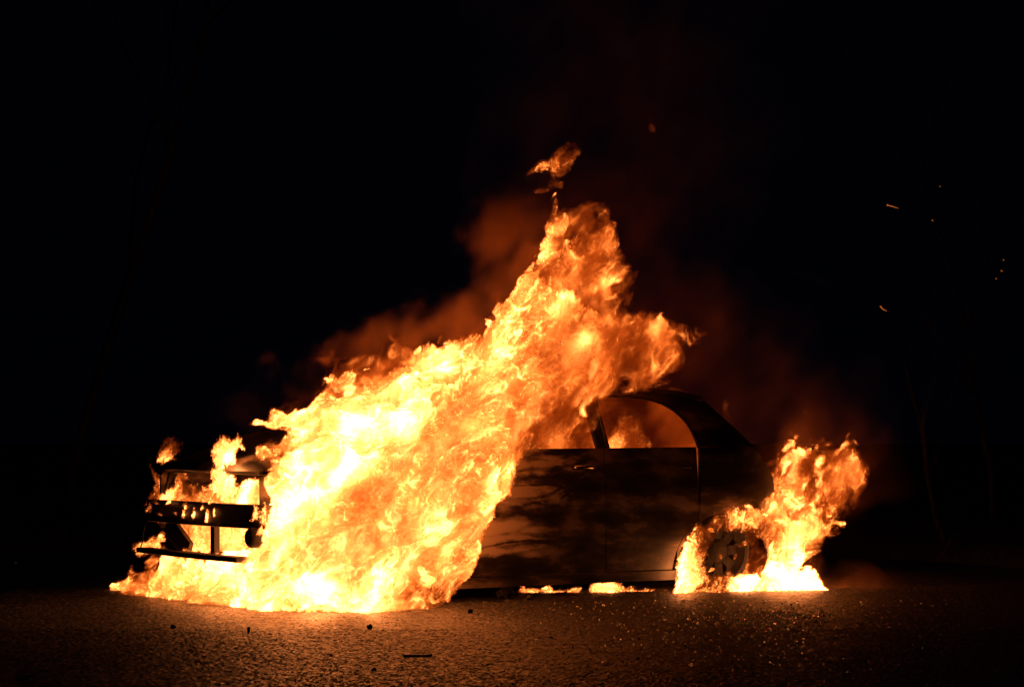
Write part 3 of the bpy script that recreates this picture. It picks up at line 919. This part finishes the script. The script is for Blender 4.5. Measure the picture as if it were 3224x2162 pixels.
REAR = [[(2340,1935,13.9),(2362,1850,13.95),(2408,1790,14.02),(2415,1710,14.05),(2388,1668,14.05),(2335,1648,14.05),(2285,1640,14.05),(2312,1607,14.1),(2298,1578,14.1),(2318,1588,14.1),(2348,1584,14.1),(2377,1592,14.1),(2380,1553,14.15),(2402,1556,14.15),(2423,1540,14.2),(2436,1548,14.2),
  (2436,1499,14.3),(2450,1440,14.4),(2485,1404,14.4),(2527,1400,14.4),(2568,1393,14.45),(2600,1412,14.45),(2640,1416,14.5),(2662,1368,14.5),(2672,1395,14.5),(2684,1437,14.5),(2713,1478,14.5),(2697,1532,14.5),(2672,1565,14.5),(2639,1603,14.45),(2620,1635,14.4),(2640,1655,14.4),
  (2592,1690,14.35),(2560,1735,14.3),(2527,1762,14.2),(2498,1793,14.15),(2491,1832,14.1),(2508,1793,14.1),(2537,1775,14.1),(2562,1793,14.1),(2583,1822,14.1),(2588,1855,14.05),(2625,1888,13.9),(2560,1930,13.8),(2400,1940,13.8)]]
REAR_C = [(2330,1630,14.05,.62,.02),(2380,1850,13.92,.9,.015),(2440,1830,13.98,1.02,.015),(2490,1850,14.0,1.1,.015),(2560,1840,14.05,1.0,.015),(2600,1880,13.95,.9,.01),(2480,1745,14.15,.74,.02),
 (2530,1690,14.25,.72,.03),(2440,1680,14.2,.45,.03),(2340,1610,14.1,.62,.02),(2420,1580,14.2,.55,.03),(2500,1600,14.35,.56,.03),(2465,1520,14.35,.60,.03),(2545,1475,14.45,.10,.05),(2590,1460,14.45,.12,.05),(2550,1415,14.45,.55,.03),(2480,1440,14.4,.5,.03),(2680,1470,14.5,.50,.03),(2665,1400,14.5,.42,.03),(2640,1560,14.45,.56,.03),(2590,1530,14.4,.40,.04)]
FI['rear'] = build_fire('rear_wheel_fire', 'ragged fire pouring out of the rear wheel arch of the car', REAR, REAR_C, (0.0075, 0.012, 0.0075), 47, ang=60, warp=0.07, wlen=0.24, texlen=0.15, hmax=0.19, tex=.36, film_size=0.025, tongue=0.055, hole=0.05)

build_fire('smoky_flame', 'dull orange smoky flame beside the tailgate, upper part of the rear fire', [[(2425,1600,14.35),(2418,1490,14.4),(2460,1425,14.45),(2500,1385,14.5),(2560,1375,14.5),(2630,1395,14.5),(2690,1390,14.5),(2730,1470,14.5),(2690,1570,14.45),(2640,1680,14.4),(2560,1700,14.35),(2480,1680,14.3)]],
           [(2452,1550,14.38,.62,.03),(2445,1500,14.4,.52,.03),(2500,1420,14.5,.44,.05),(2600,1410,14.5,.34,.07),(2700,1450,14.5,.38,.05),(2550,1480,14.45,.08,.07),(2590,1460,14.45,.10,.07),(2600,1650,14.4,.40,.06)], (0.010, 0.014, 0.010), 44, ang=60, warp=0.09, wlen=0.22, texlen=0.11, hmax=0.15, tex=0.40, ridge=0.18, film_size=0.04, tongue=0.06, hole=0.03)

ARCH = [[(2104,1885,13.66),(2118,1842,13.66),(2128,1768,13.66),(2150,1712,13.70),(2185,1660,13.75),(2232,1626,13.80),(2286,1600,13.86),(2345,1604,13.95),(2410,1615,14.02),(2455,1660,14.05),(2470,1760,14.08),(2410,1780,14.0),(2396,1700,14.0),(2350,1668,13.95),(2290,1670,13.88),(2248,1695,13.82),(2222,1735,13.77),(2212,1780,13.74),(2232,1806,13.78),(2300,1800,13.85),(2380,1806,13.95),(2430,1830,13.98),(2420,1890,13.95),(2200,1890,13.72)],
 [(2252,1748,13.78),(2262,1735,13.78),(2268,1752,13.78),(2258,1768,13.78)], [(2290,1722,13.84),(2320,1712,13.86),(2350,1700,13.88),(2346,1722,13.88),(2318,1728,13.86)], [(2306,1762,13.85),(2316,1745,13.85),(2322,1752,13.85),(2312,1768,13.85)]]
ARCH_C = [(2128,1830,13.66,.92,.02),(2152,1750,13.70,.86,.022),(2195,1685,13.76,.75,.024),(2260,1645,13.83,.66,.026),(2340,1635,13.93,.62,.026),(2425,1660,14.02,.62,.02),(2440,1740,14.05,.6,.02),(2230,1845,13.76,.95,.012),(2300,1845,13.85,.92,.012),(2390,1850,13.96,1.0,.012),(2260,1750,13.78,.8,.01),(2330,1715,13.86,.8,.01)]
build_fire('wheel_arch_fire', 'bright flames lining the rear wheel arch round the blackened rim', ARCH, ARCH_C, (0.006, 0.009, 0.006), 52, ang=65, warp=0.045, wlen=0.14, texlen=0.08, hmax=0.075, film_size=0.02, tongue=0.03, hole=0.05, tex=0.45)['kind'] = 'stuff'
WELL = [[(2150,1890,14.2),(2170,1760,14.2),(2230,1670,14.2),(2310,1640,14.25),(2400,1650,14.3),(2450,1720,14.3),(2460,1890,14.3)]]
build_fire('wheel_well_fire', 'deep orange fire inside the rear wheel well behind the rim', WELL, [(2200,1780,14.2,.55,.03),(2300,1700,14.25,.5,.03),(2400,1720,14.3,.5,.03),(2300,1830,14.25,.8,.03)], (0.010, 0.012, 0.010), 55, hmax=0.10, texlen=0.12, film_size=0.03)

CABIN = [[(1640,1500,13.6),(1650,1360,13.6),(1700,1300,13.7),(1780,1270,13.8),(1880,1260,14.0),(1898,1330,14.1),(1945,1310,14.1),(1985,1326,14.15),(2020,1335,14.2),(2046,1372,14.2),(2050,1395,14.2),(2080,1440,14.2),(2205,1425,14.4),(2215,1480,14.4),(2000,1520,14.2),(1800,1520,13.9)]]
CABIN_C = [(1660,1400,13.6,.42,.05),(1750,1400,13.7,.45,.05),(1720,1330,13.7,.32,.08),(1850,1330,13.9,.24,.08),(1850,1420,14.0,.35,.06),(1930,1400,14.1,.38,.05),(1980,1390,14.15,.40,.05),(2030,1390,14.2,.34,.04),(1930,1340,14.1,.20,.07),(2080,1420,14.2,.30,.03),(2190,1430,14.4,.35,.04),(1960,1480,14.2,.6,.04)]
FI['cabin'] = build_fire('cabin_fire', 'orange fire burning inside the cabin, seen through the empty door windows', CABIN, CABIN_C, (0.010, 0.014, 0.010), 60, ang=60, warp=0.10, wlen=0.2, texlen=0.10, hmax=0.22, film_size=0.03)

HAZE_P = [[(1640,1520,13.9),(1650,1300,13.9),(1760,1232,13.9),(1900,1215,14.1),(2060,1220,14.2),(2170,1260,14.3),(2230,1330,14.4),(2260,1420,14.4),(2280,1520,14.4)]]
build_fire('cabin_glow', 'dark red glowing gas filling the cabin behind the rear door window', HAZE_P, [(1700,1400,13.9,.12,.05),(1900,1300,14.1,.20,.05),(2100,1300,14.2,.18,.05),(2200,1420,14.3,.27,.05),(2000,1250,14.1,.15,.05)], (0.02, 0.025, 0.02), 66, tex=0.10, ridge=0.01, hmax=0.45, film_size=0.05, tongue=0.0)

SILL = [[(1628,1880,13.75),(1633,1850,13.75),(1640,1842,13.75),(1648,1858,13.75),(1665,1852,13.75),(1690,1858,13.75),(1715,1848,13.75),(1732,1846,13.75),(1740,1860,13.75),(1780,1860,13.75),(1800,1850,13.75),(1825,1848,13.75),(1818,1862,13.75),(1834,1874,13.75),(1820,1890,13.75)],
 [(1858,1890,13.8),(1856,1848,13.8),(1866,1834,13.8),(1890,1828,13.8),(1925,1828,13.8),(1945,1838,13.8),(1962,1854,13.85),(1985,1846,13.85),(2010,1858,13.85),(2035,1852,13.85),(2062,1862,13.85),(2050,1890,13.85)],
 [(2082,1890,13.9),(2088,1858,13.9),(2105,1864,13.9),(2112,1890,13.9)]]
SILL_C = [(1650,1850,13.75,.8,.012),(1730,1850,13.75,.85,.012),(1820,1850,13.75,.8,.012),(1900,1850,13.8,1.0,.01),(1980,1855,13.85,.9,.012),(2060,1860,13.85,.8,.012),(2095,1860,13.9,.8,.012)]
FI['sill'] = build_fire('underbody_fire', 'thin line of fire burning on the road under the door sill', SILL, SILL_C, (0.007, 0.012, 0.006), 71, ang=30, warp=0.03, wlen=0.10, texlen=0.06, hmax=0.13, film_size=0.02)

PUFF = [[(1656,552,13.4),(1690,514,13.4),(1704,500,13.4),(1730,500,13.4),(1757,474,13.4),(1786,448,13.4),(1812,444,13.4),(1822,486,13.4),(1800,508,13.4),(1786,540,13.4),(1774,568,13.4),(1738,562,13.4),(1726,538,13.4),(1704,540,13.4)]]
PUFF_C = [(1700,520,13.4,.5,.025),(1770,500,13.4,.6,.025),(1800,465,13.4,.52,.03),(1745,545,13.4,.48,.03)]
build_fire('torn_off_flame', 'loose orange flame floating clear above the tip of the tall fire', PUFF, PUFF_C, (0.0075, 0.011, 0.0075), 83, ang=50, warp=0.04, wlen=0.14, texlen=0.10, hmax=0.08, film_size=0.03, tongue=0.01)
build_fire('torn_off_flame', 'flat scrap of flame just under the loose flame above the tall fire', [[(1678,592,13.4),(1712,582,13.4),(1735,564,13.4),(1768,568,13.4),(1768,592,13.4),(1734,596,13.4),(1712,608,13.4),(1682,610,13.4)]], [(1740,580,13.4,.5,.02),(1700,595,13.4,.45,.02)],
           (0.0065, 0.009, 0.0065), 85, ang=20, warp=0.025, wlen=0.10, texlen=0.08, hmax=0.05, film_size=0.03, tongue=0.01)

for (nm, lab, P, hot, sd) in (
    ('flame_wisp', 'faint red wisp of flame alone high above the car', [(2040,398,13.8),(2052,388,13.8),(2066,396,13.8),(2070,414,13.8),(2056,420,13.8),(2044,412,13.8)], .20, 91),
    ('flame_wisp', 'small flame at the top corner of the tailgate behind the rear pillar', [(2268,1282,14.6),(2280,1262,14.6),(2290,1258,14.6),(2292,1296,14.6),(2300,1322,14.6),(2284,1316,14.6)], .42, 92),
    ('flame_wisp', 'tiny flame hanging in the smoke over the rear wheel fire', [(2524,1300,14.5),(2536,1292,14.5),(2543,1312,14.5),(2534,1316,14.5)], .45, 93),
    ('flame_wisp', 'dim streak of flame just above the rear wheel fire', [(2510,1352,14.5),(2550,1338,14.5),(2556,1348,14.5),(2530,1358,14.5)], .22, 94)):
    cx = sum(p[0] for p in P) / len(P); cy = sum(p[1] for p in P) / len(P)
    build_fire(nm, lab, [P], [(cx, cy, P[0][2], hot, .02), (cx + 8, cy - 8, P[0][2], hot * .9, .025)], (0.0065, 0.008, 0.0065), sd, warp=0.02, wlen=0.08, texlen=0.05, hmax=0.035, film_size=0.015)
# ------------------------------------------------------------------ smoke
def smoke_material(name, dens, color, aniso=0.3):
    m = bpy.data.materials.new(name); m.use_nodes = True
    nt = m.node_tree; nt.nodes.clear()
    out = nt.nodes.new('ShaderNodeOutputMaterial')
    at_ = nt.nodes.new('ShaderNodeAttribute'); at_.attribute_name = 'density'
    mu = nt.nodes.new('ShaderNodeMath'); mu.operation = 'MULTIPLY'; mu.inputs[1].default_value = dens
    nt.links.new(at_.outputs['Fac'], mu.inputs[0])
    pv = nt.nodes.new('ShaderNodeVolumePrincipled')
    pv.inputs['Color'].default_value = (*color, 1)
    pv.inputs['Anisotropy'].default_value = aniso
    nt.links.new(mu.outputs[0], pv.inputs['Density'])
    nt.links.new(pv.outputs[0], out.inputs['Volume'])
    return m


def build_smoke(name, label, blobs, cell, seed, mat):
    """blobs: (px, py, D, rx, ry, rz, density)"""
    B = [(at(b[0], b[1], b[2]), b[3:]) for b in blobs]
    m = 0.25
    lo = [min(c[i] - r[i] for c, r in B) - m for i in range(3)]; hi = [max(c[i] + r[i] for c, r in B) + m for i in range(3)]
    lo[2] = max(lo[2], 0.005)
    res = tuple(good(int((h - l) / cell) + 1) for l, h in zip(lo, hi))
    hi = [l + (n - 1) * cell for l, n in zip(lo, res)]
    a = [np.linspace(l, h, n, dtype=np.float32) for l, h, n in zip(lo, hi, res)]
    w = grfs([(res, (cell,) * 3, seed + i, 0.6, 0.4, 60, 1.4) for i in range(4)])
    X = a[0][:, None, None] + 0.07 * w[0]; Y = a[1][None, :, None] + 0.07 * w[1]; Z = a[2][None, None, :] + 0.07 * w[2]
    d = np.zeros(res, np.float32)
    for c, r in B:
        q = 1 - ((X - c.x) / r[0]) ** 2 - ((Y - c.y) / r[1]) ** 2 - ((Z - c.z) / r[2]) ** 2
        d = np.maximum(d, r[3] * sstep(q))
    d *= np.clip(0.8 + 0.34 * w[3], 0.2, 2.0)
    d[d < 0.004] = 0
    me = bpy.data.meshes.new(name); me.vertices.add(d.size)
    me.attributes.new('heat', 'FLOAT', 'POINT').data.foreach_set('value', d.ravel())
    o = bpy.data.objects.new(name, me); C.objects.link(o)
    o.modifiers.new('smoke', 'NODES').node_group = volume_tree(name, tuple(map(float, lo)), tuple(map(float, hi)), res, mat)
    me.materials.append(mat)
    tag(o, label, 'smoke', kind='stuff')
    print(name, res, round(time.time() - T0, 1))


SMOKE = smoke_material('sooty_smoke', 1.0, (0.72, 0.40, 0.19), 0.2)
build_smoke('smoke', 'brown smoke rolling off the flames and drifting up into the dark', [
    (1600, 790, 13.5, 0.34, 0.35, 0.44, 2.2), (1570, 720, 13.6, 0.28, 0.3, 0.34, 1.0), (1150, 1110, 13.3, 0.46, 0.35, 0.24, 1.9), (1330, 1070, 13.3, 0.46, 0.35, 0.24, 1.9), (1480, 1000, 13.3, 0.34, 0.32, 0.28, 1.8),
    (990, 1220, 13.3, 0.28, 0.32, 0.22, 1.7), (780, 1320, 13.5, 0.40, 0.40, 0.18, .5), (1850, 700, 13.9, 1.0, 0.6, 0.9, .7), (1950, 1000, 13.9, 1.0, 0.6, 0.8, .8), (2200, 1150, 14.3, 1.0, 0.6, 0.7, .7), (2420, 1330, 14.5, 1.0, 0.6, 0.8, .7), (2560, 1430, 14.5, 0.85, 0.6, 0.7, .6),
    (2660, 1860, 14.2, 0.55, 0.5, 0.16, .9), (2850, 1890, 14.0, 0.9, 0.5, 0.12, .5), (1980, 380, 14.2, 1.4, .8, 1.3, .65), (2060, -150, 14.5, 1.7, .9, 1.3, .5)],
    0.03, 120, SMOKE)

# ------------------------------------------------------------------ litter on the road
rng = random.Random(11)


def lump(name, label, cat, px, py, sx, sy, sz, seed, mat, group=None):
    r = random.Random(seed)
    bm = bmesh.new(); bmesh.ops.create_icosphere(bm, subdivisions=2, radius=1.0)
    for v in bm.verts:
        k = 1 + r.uniform(-.28, .28)
        v.co = Vector((v.co.x * sx * k, v.co.y * sy * k, v.co.z * sz * k))
    zmin = min(v.co.z for v in bm.verts)
    for v in bm.verts: v.co.z -= zmin + 0.002
    me = bpy.data.meshes.new(name); bm.to_mesh(me); bm.free(); me.materials.append(mat)
    o = bpy.data.objects.new(name, me); C.objects.link(o)
    o.location = ground_at(px, py); o.rotation_euler = (0, 0, r.uniform(0, 6))
    return tag(o, label, cat, group)


M_SCRAP = charred('pale_scrap', (0.5, 0.46, 0.4), 0.6, 0.0, 30.0)
lump('burnt_fragment', 'small black fragment on the bright road below the bare front of the car', 'fragment', 550, 1975, .014, .011, .012, 1, M_CHAR)
lump('burnt_fragment', 'black upright crumb on the road, second from the white scrap towards the front', 'fragment', 787, 1990, .008, .008, .016, 2, M_CHAR)
lump('burnt_fragment', 'round black fragment beside the white scrap on the orange road', 'fragment', 1166, 1976, .015, .012, .014, 3, M_CHAR)
lump('burnt_fragment', 'black fragment on the road by the edge of the fire under the front door', 'fragment', 1482, 1927, .016, .013, .014, 4, M_CHAR)
lump('burnt_fragment', 'tiny dark crumb low on the orange road below the flat strip', 'fragment', 1180, 2105, .009, .009, .007, 5, M_CHAR)
lump('burnt_fragment', 'larger dull lump of burnt wreckage lying under the sill beside the front fire', 'fragment', 1592, 1884, .05, .04, .045, 12, M_CHAR)
lump('burnt_fragment', 'dull grey crumb of wreckage just right of the larger lump under the sill', 'fragment', 1668, 1886, .022, .02, .02, 13, M_STEEL)
lump('white_scrap', 'flat white scrap lying on the orange road in front of the fire', 'scrap', 1106, 1962, .034, .02, .003, 6, M_SCRAP)
lump('white_scrap', 'thin pale strip on the road close to the edge of the fire', 'scrap', 990, 1939, .06, .012, .003, 7, M_SCRAP)
lump('white_scrap', 'pale scrap on the dark road far off beyond the front of the car', 'scrap', 55, 1772, .03, .02, .008, 8, M_SCRAP)


def flat_piece(name, label, cat, px, py, outline, mat, th=0.006, rot=0.0, curl=0.0):
    n = len(outline)
    V = [(x, y, 0.002 + curl * x * x) for x, y in outline] + [(x, y, th + 0.002 + curl * x * x) for x, y in outline]
    F = [tuple(range(n))[::-1], tuple(range(n, 2 * n))] + [(i, (i + 1) % n, n + (i + 1) % n, n + i) for i in range(n)]
    o = mesh_obj(name, V, F, mat, smooth=False)
    o.location = ground_at(px, py); o.rotation_euler = (0, 0, rot)
    return tag(o, label, cat)


flat_piece('trim_strip', 'flat black strip of burnt trim lying alone on the orange road', 'trim', 1310, 2062, [(-.055, -.012), (-.02, -.02), (.03, -.014), (.075, .0), (.03, .012), (-.03, .016), (-.05, .006)], M_CHAR, 0.008, 0.05)
flat_piece('dead_leaf', 'curled dead leaf on the dark road near the corner of the picture', 'leaf', 85, 2136, [(-.035, 0), (-.02, -.014), (.0, -.018), (.022, -.01), (.04, .004), (.02, .012), (-.005, .016), (-.022, .012)], mat_new('leaf', (0.16, 0.10, 0.04), 0.7), 0.002, 0.6, 12.0)
flat_piece('trim_strip', 'curved black sliver of trim by the sill under the front door', 'trim', 1560, 1893, [(-.05, -.008), (.0, -.012), (.05, -.004), (.05, .004), (.0, .004), (-.05, .006)], M_CHAR, 0.010, 0.3)


def shards():
    """crumbs of broken window glass strewn below the doors and the rear wheel"""
    m = mat_new('broken_glass', (0.92, 0.96, 0.94), 0.16, 0.0, 1.0)
    m.node_tree.nodes['Principled BSDF'].inputs['Transmission Weight'].default_value = 0.9
    V, F = [], []
    r = random.Random(5)
    def add(px, py, s):
        p = ground_at(px, py)
        a = r.uniform(0, 2 * PI); tilt = Vector((r.gauss(0, .25), r.gauss(0, .25), 1)).normalized()
        t = tilt.orthogonal().normalized(); b = tilt.cross(t)
        n0 = len(V); k = r.choice((3, 4, 4, 5))
        ring = []
        for i in range(k):
            an = a + 2 * PI * i / k + r.uniform(-.3, .3)
            ring.append((t * math.cos(an) + b * math.sin(an)) * s * r.uniform(.7, 1.2))
        h = s * 1.1
        zs = min(q.z for q in ring)
        for q in ring: V.append((p.x + q.x, p.y + q.y, 0.001 + q.z - zs))
        for q in ring: V.append((p.x + q.x * .9, p.y + q.y * .9, 0.001 + q.z - zs + h))
        F.append(tuple(n0 + i for i in range(k))[::-1]); F.append(tuple(n0 + k + i for i in range(k)))
        for i in range(k): F.append((n0 + i, n0 + (i + 1) % k, n0 + k + (i + 1) % k, n0 + k + i))
    for _ in range(520): add(r.gauss(2450, 110), min(2160, max(1885, r.gauss(1945, 16))), r.uniform(.004, .010))
    for _ in range(800): add(r.gauss(2300, 300), min(2160, 1890 + abs(r.gauss(0, 90))), r.uniform(.0035, .009))
    for _ in range(280): add(r.uniform(1650, 3000), r.uniform(1895, 2160), r.uniform(.003, .0075))
    o = mesh_obj('broken_glass', V, F, m, smooth=False)
    tag(o, 'crumbs of broken glass glinting on the dark road behind the doors', 'glass', kind='stuff')


shards()

# ------------------------------------------------------------------ sparks in the air
def spark(label, pts, r0, D=13.0):
    P = [at(x, y, D) for x, y in pts]
    o = mesh_obj('spark', *tube_vf([p - P[0] for p in P], [r0] + [r0 * 0.55] * (len(P) - 2) + [r0 * 0.2], 6), M_SPARK)
    o.location = P[0]
    return tag(o, label, 'spark', 'sparks drifting in the night air')


spark('bright curved spark, lower of the two long sparks in the night sky', [(2774, 963), (2777, 968), (2783, 974), (2795, 979)], .0055)
spark('bent orange spark, upper of the two long sparks in the night sky', [(2797, 643), (2803, 645), (2812, 647), (2834, 654)], .005)
spark('pinprick spark right of the upper long spark', [(2939, 692), (2942, 692.5), (2944, 693)], .004)
spark('faint spark highest of all in the night sky', [(2964, 584), (2966, 585), (2968, 585)], .003)
spark('top one of three tiny sparks at the edge of the picture', [(3163, 817), (3165, 818), (3167, 818)], .004)
spark('middle one of three tiny sparks at the edge of the picture', [(3155, 851), (3158, 852), (3162, 854)], .004)
spark('lowest of three tiny sparks at the edge of the picture', [(3139, 876), (3141, 877), (3143, 877)], .004)


# ------------------------------------------------------------------ trees lost in the dark
def bare_tree(label, base, height, seed, lean=0.0, r0=0.09, depth=4, spread=0.6):
    r = random.Random(seed)
    root = bpy.data.objects.new('bare_tree', None); C.objects.link(root); root.location = base
    tag(root, label, 'tree')
    trunk = []; crown = []

    def grow(p, d, L, rad, lev):
        n = 5
        pts = [p]; rr = [rad]
        for i in range(n):
            d = (d + Vector((r.gauss(0, .10), r.gauss(0, .10), r.gauss(0, .06)))).normalized()
            p = p + d * (L / n)
            pts.append(p.copy()); rr.append(rad * (1 - 0.55 * (i + 1) / n))
            if lev < depth and i >= 1:
                for _ in range(1 if r.random() < .75 else 2):
                    az = r.uniform(0, 2 * PI)
                    q = (d + Vector((math.cos(az), math.sin(az), r.uniform(-.1, .5))) * spread).normalized()
                    grow(p.copy(), q, L * r.uniform(.42, .62), rr[-1] * .55, lev + 1)
        (trunk if lev == 0 else crown).append(tube_vf(pts, rr, 7 if lev < 2 else 4, False))
    grow(Vector((0, 0, -0.1)), Vector((lean, 0, 1)).normalized(), height, r0, 0)
    mesh_obj('trunk', *join_vf(*trunk), M_BARK, root)
    c = mesh_obj('crown', *join_vf(*crown), M_BARK, root); c['kind'] = 'stuff'
    return root


bare_tree('bare tree with a straight trunk standing in the dark beyond the front of the car', at(180, 1740, 24) * 1 - Vector((0, 0, at(180, 1740, 24).z)), 7.5, 2, 0.03, .07, 4, .9)
b = at(2990, 1700, 17.5); bare_tree('bare thorny bush in the dark on the bank beyond the rear fire', Vector((b.x, b.y, 0.05)), 1.9, 9, -0.25, .03, 4, .8)
b = at(3120, 1700, 18.5); bare_tree('taller bare sapling at the dark edge of the picture beyond the bush', Vector((b.x, b.y, 0.05)), 3.4, 14, -0.1, .035, 4, .7)
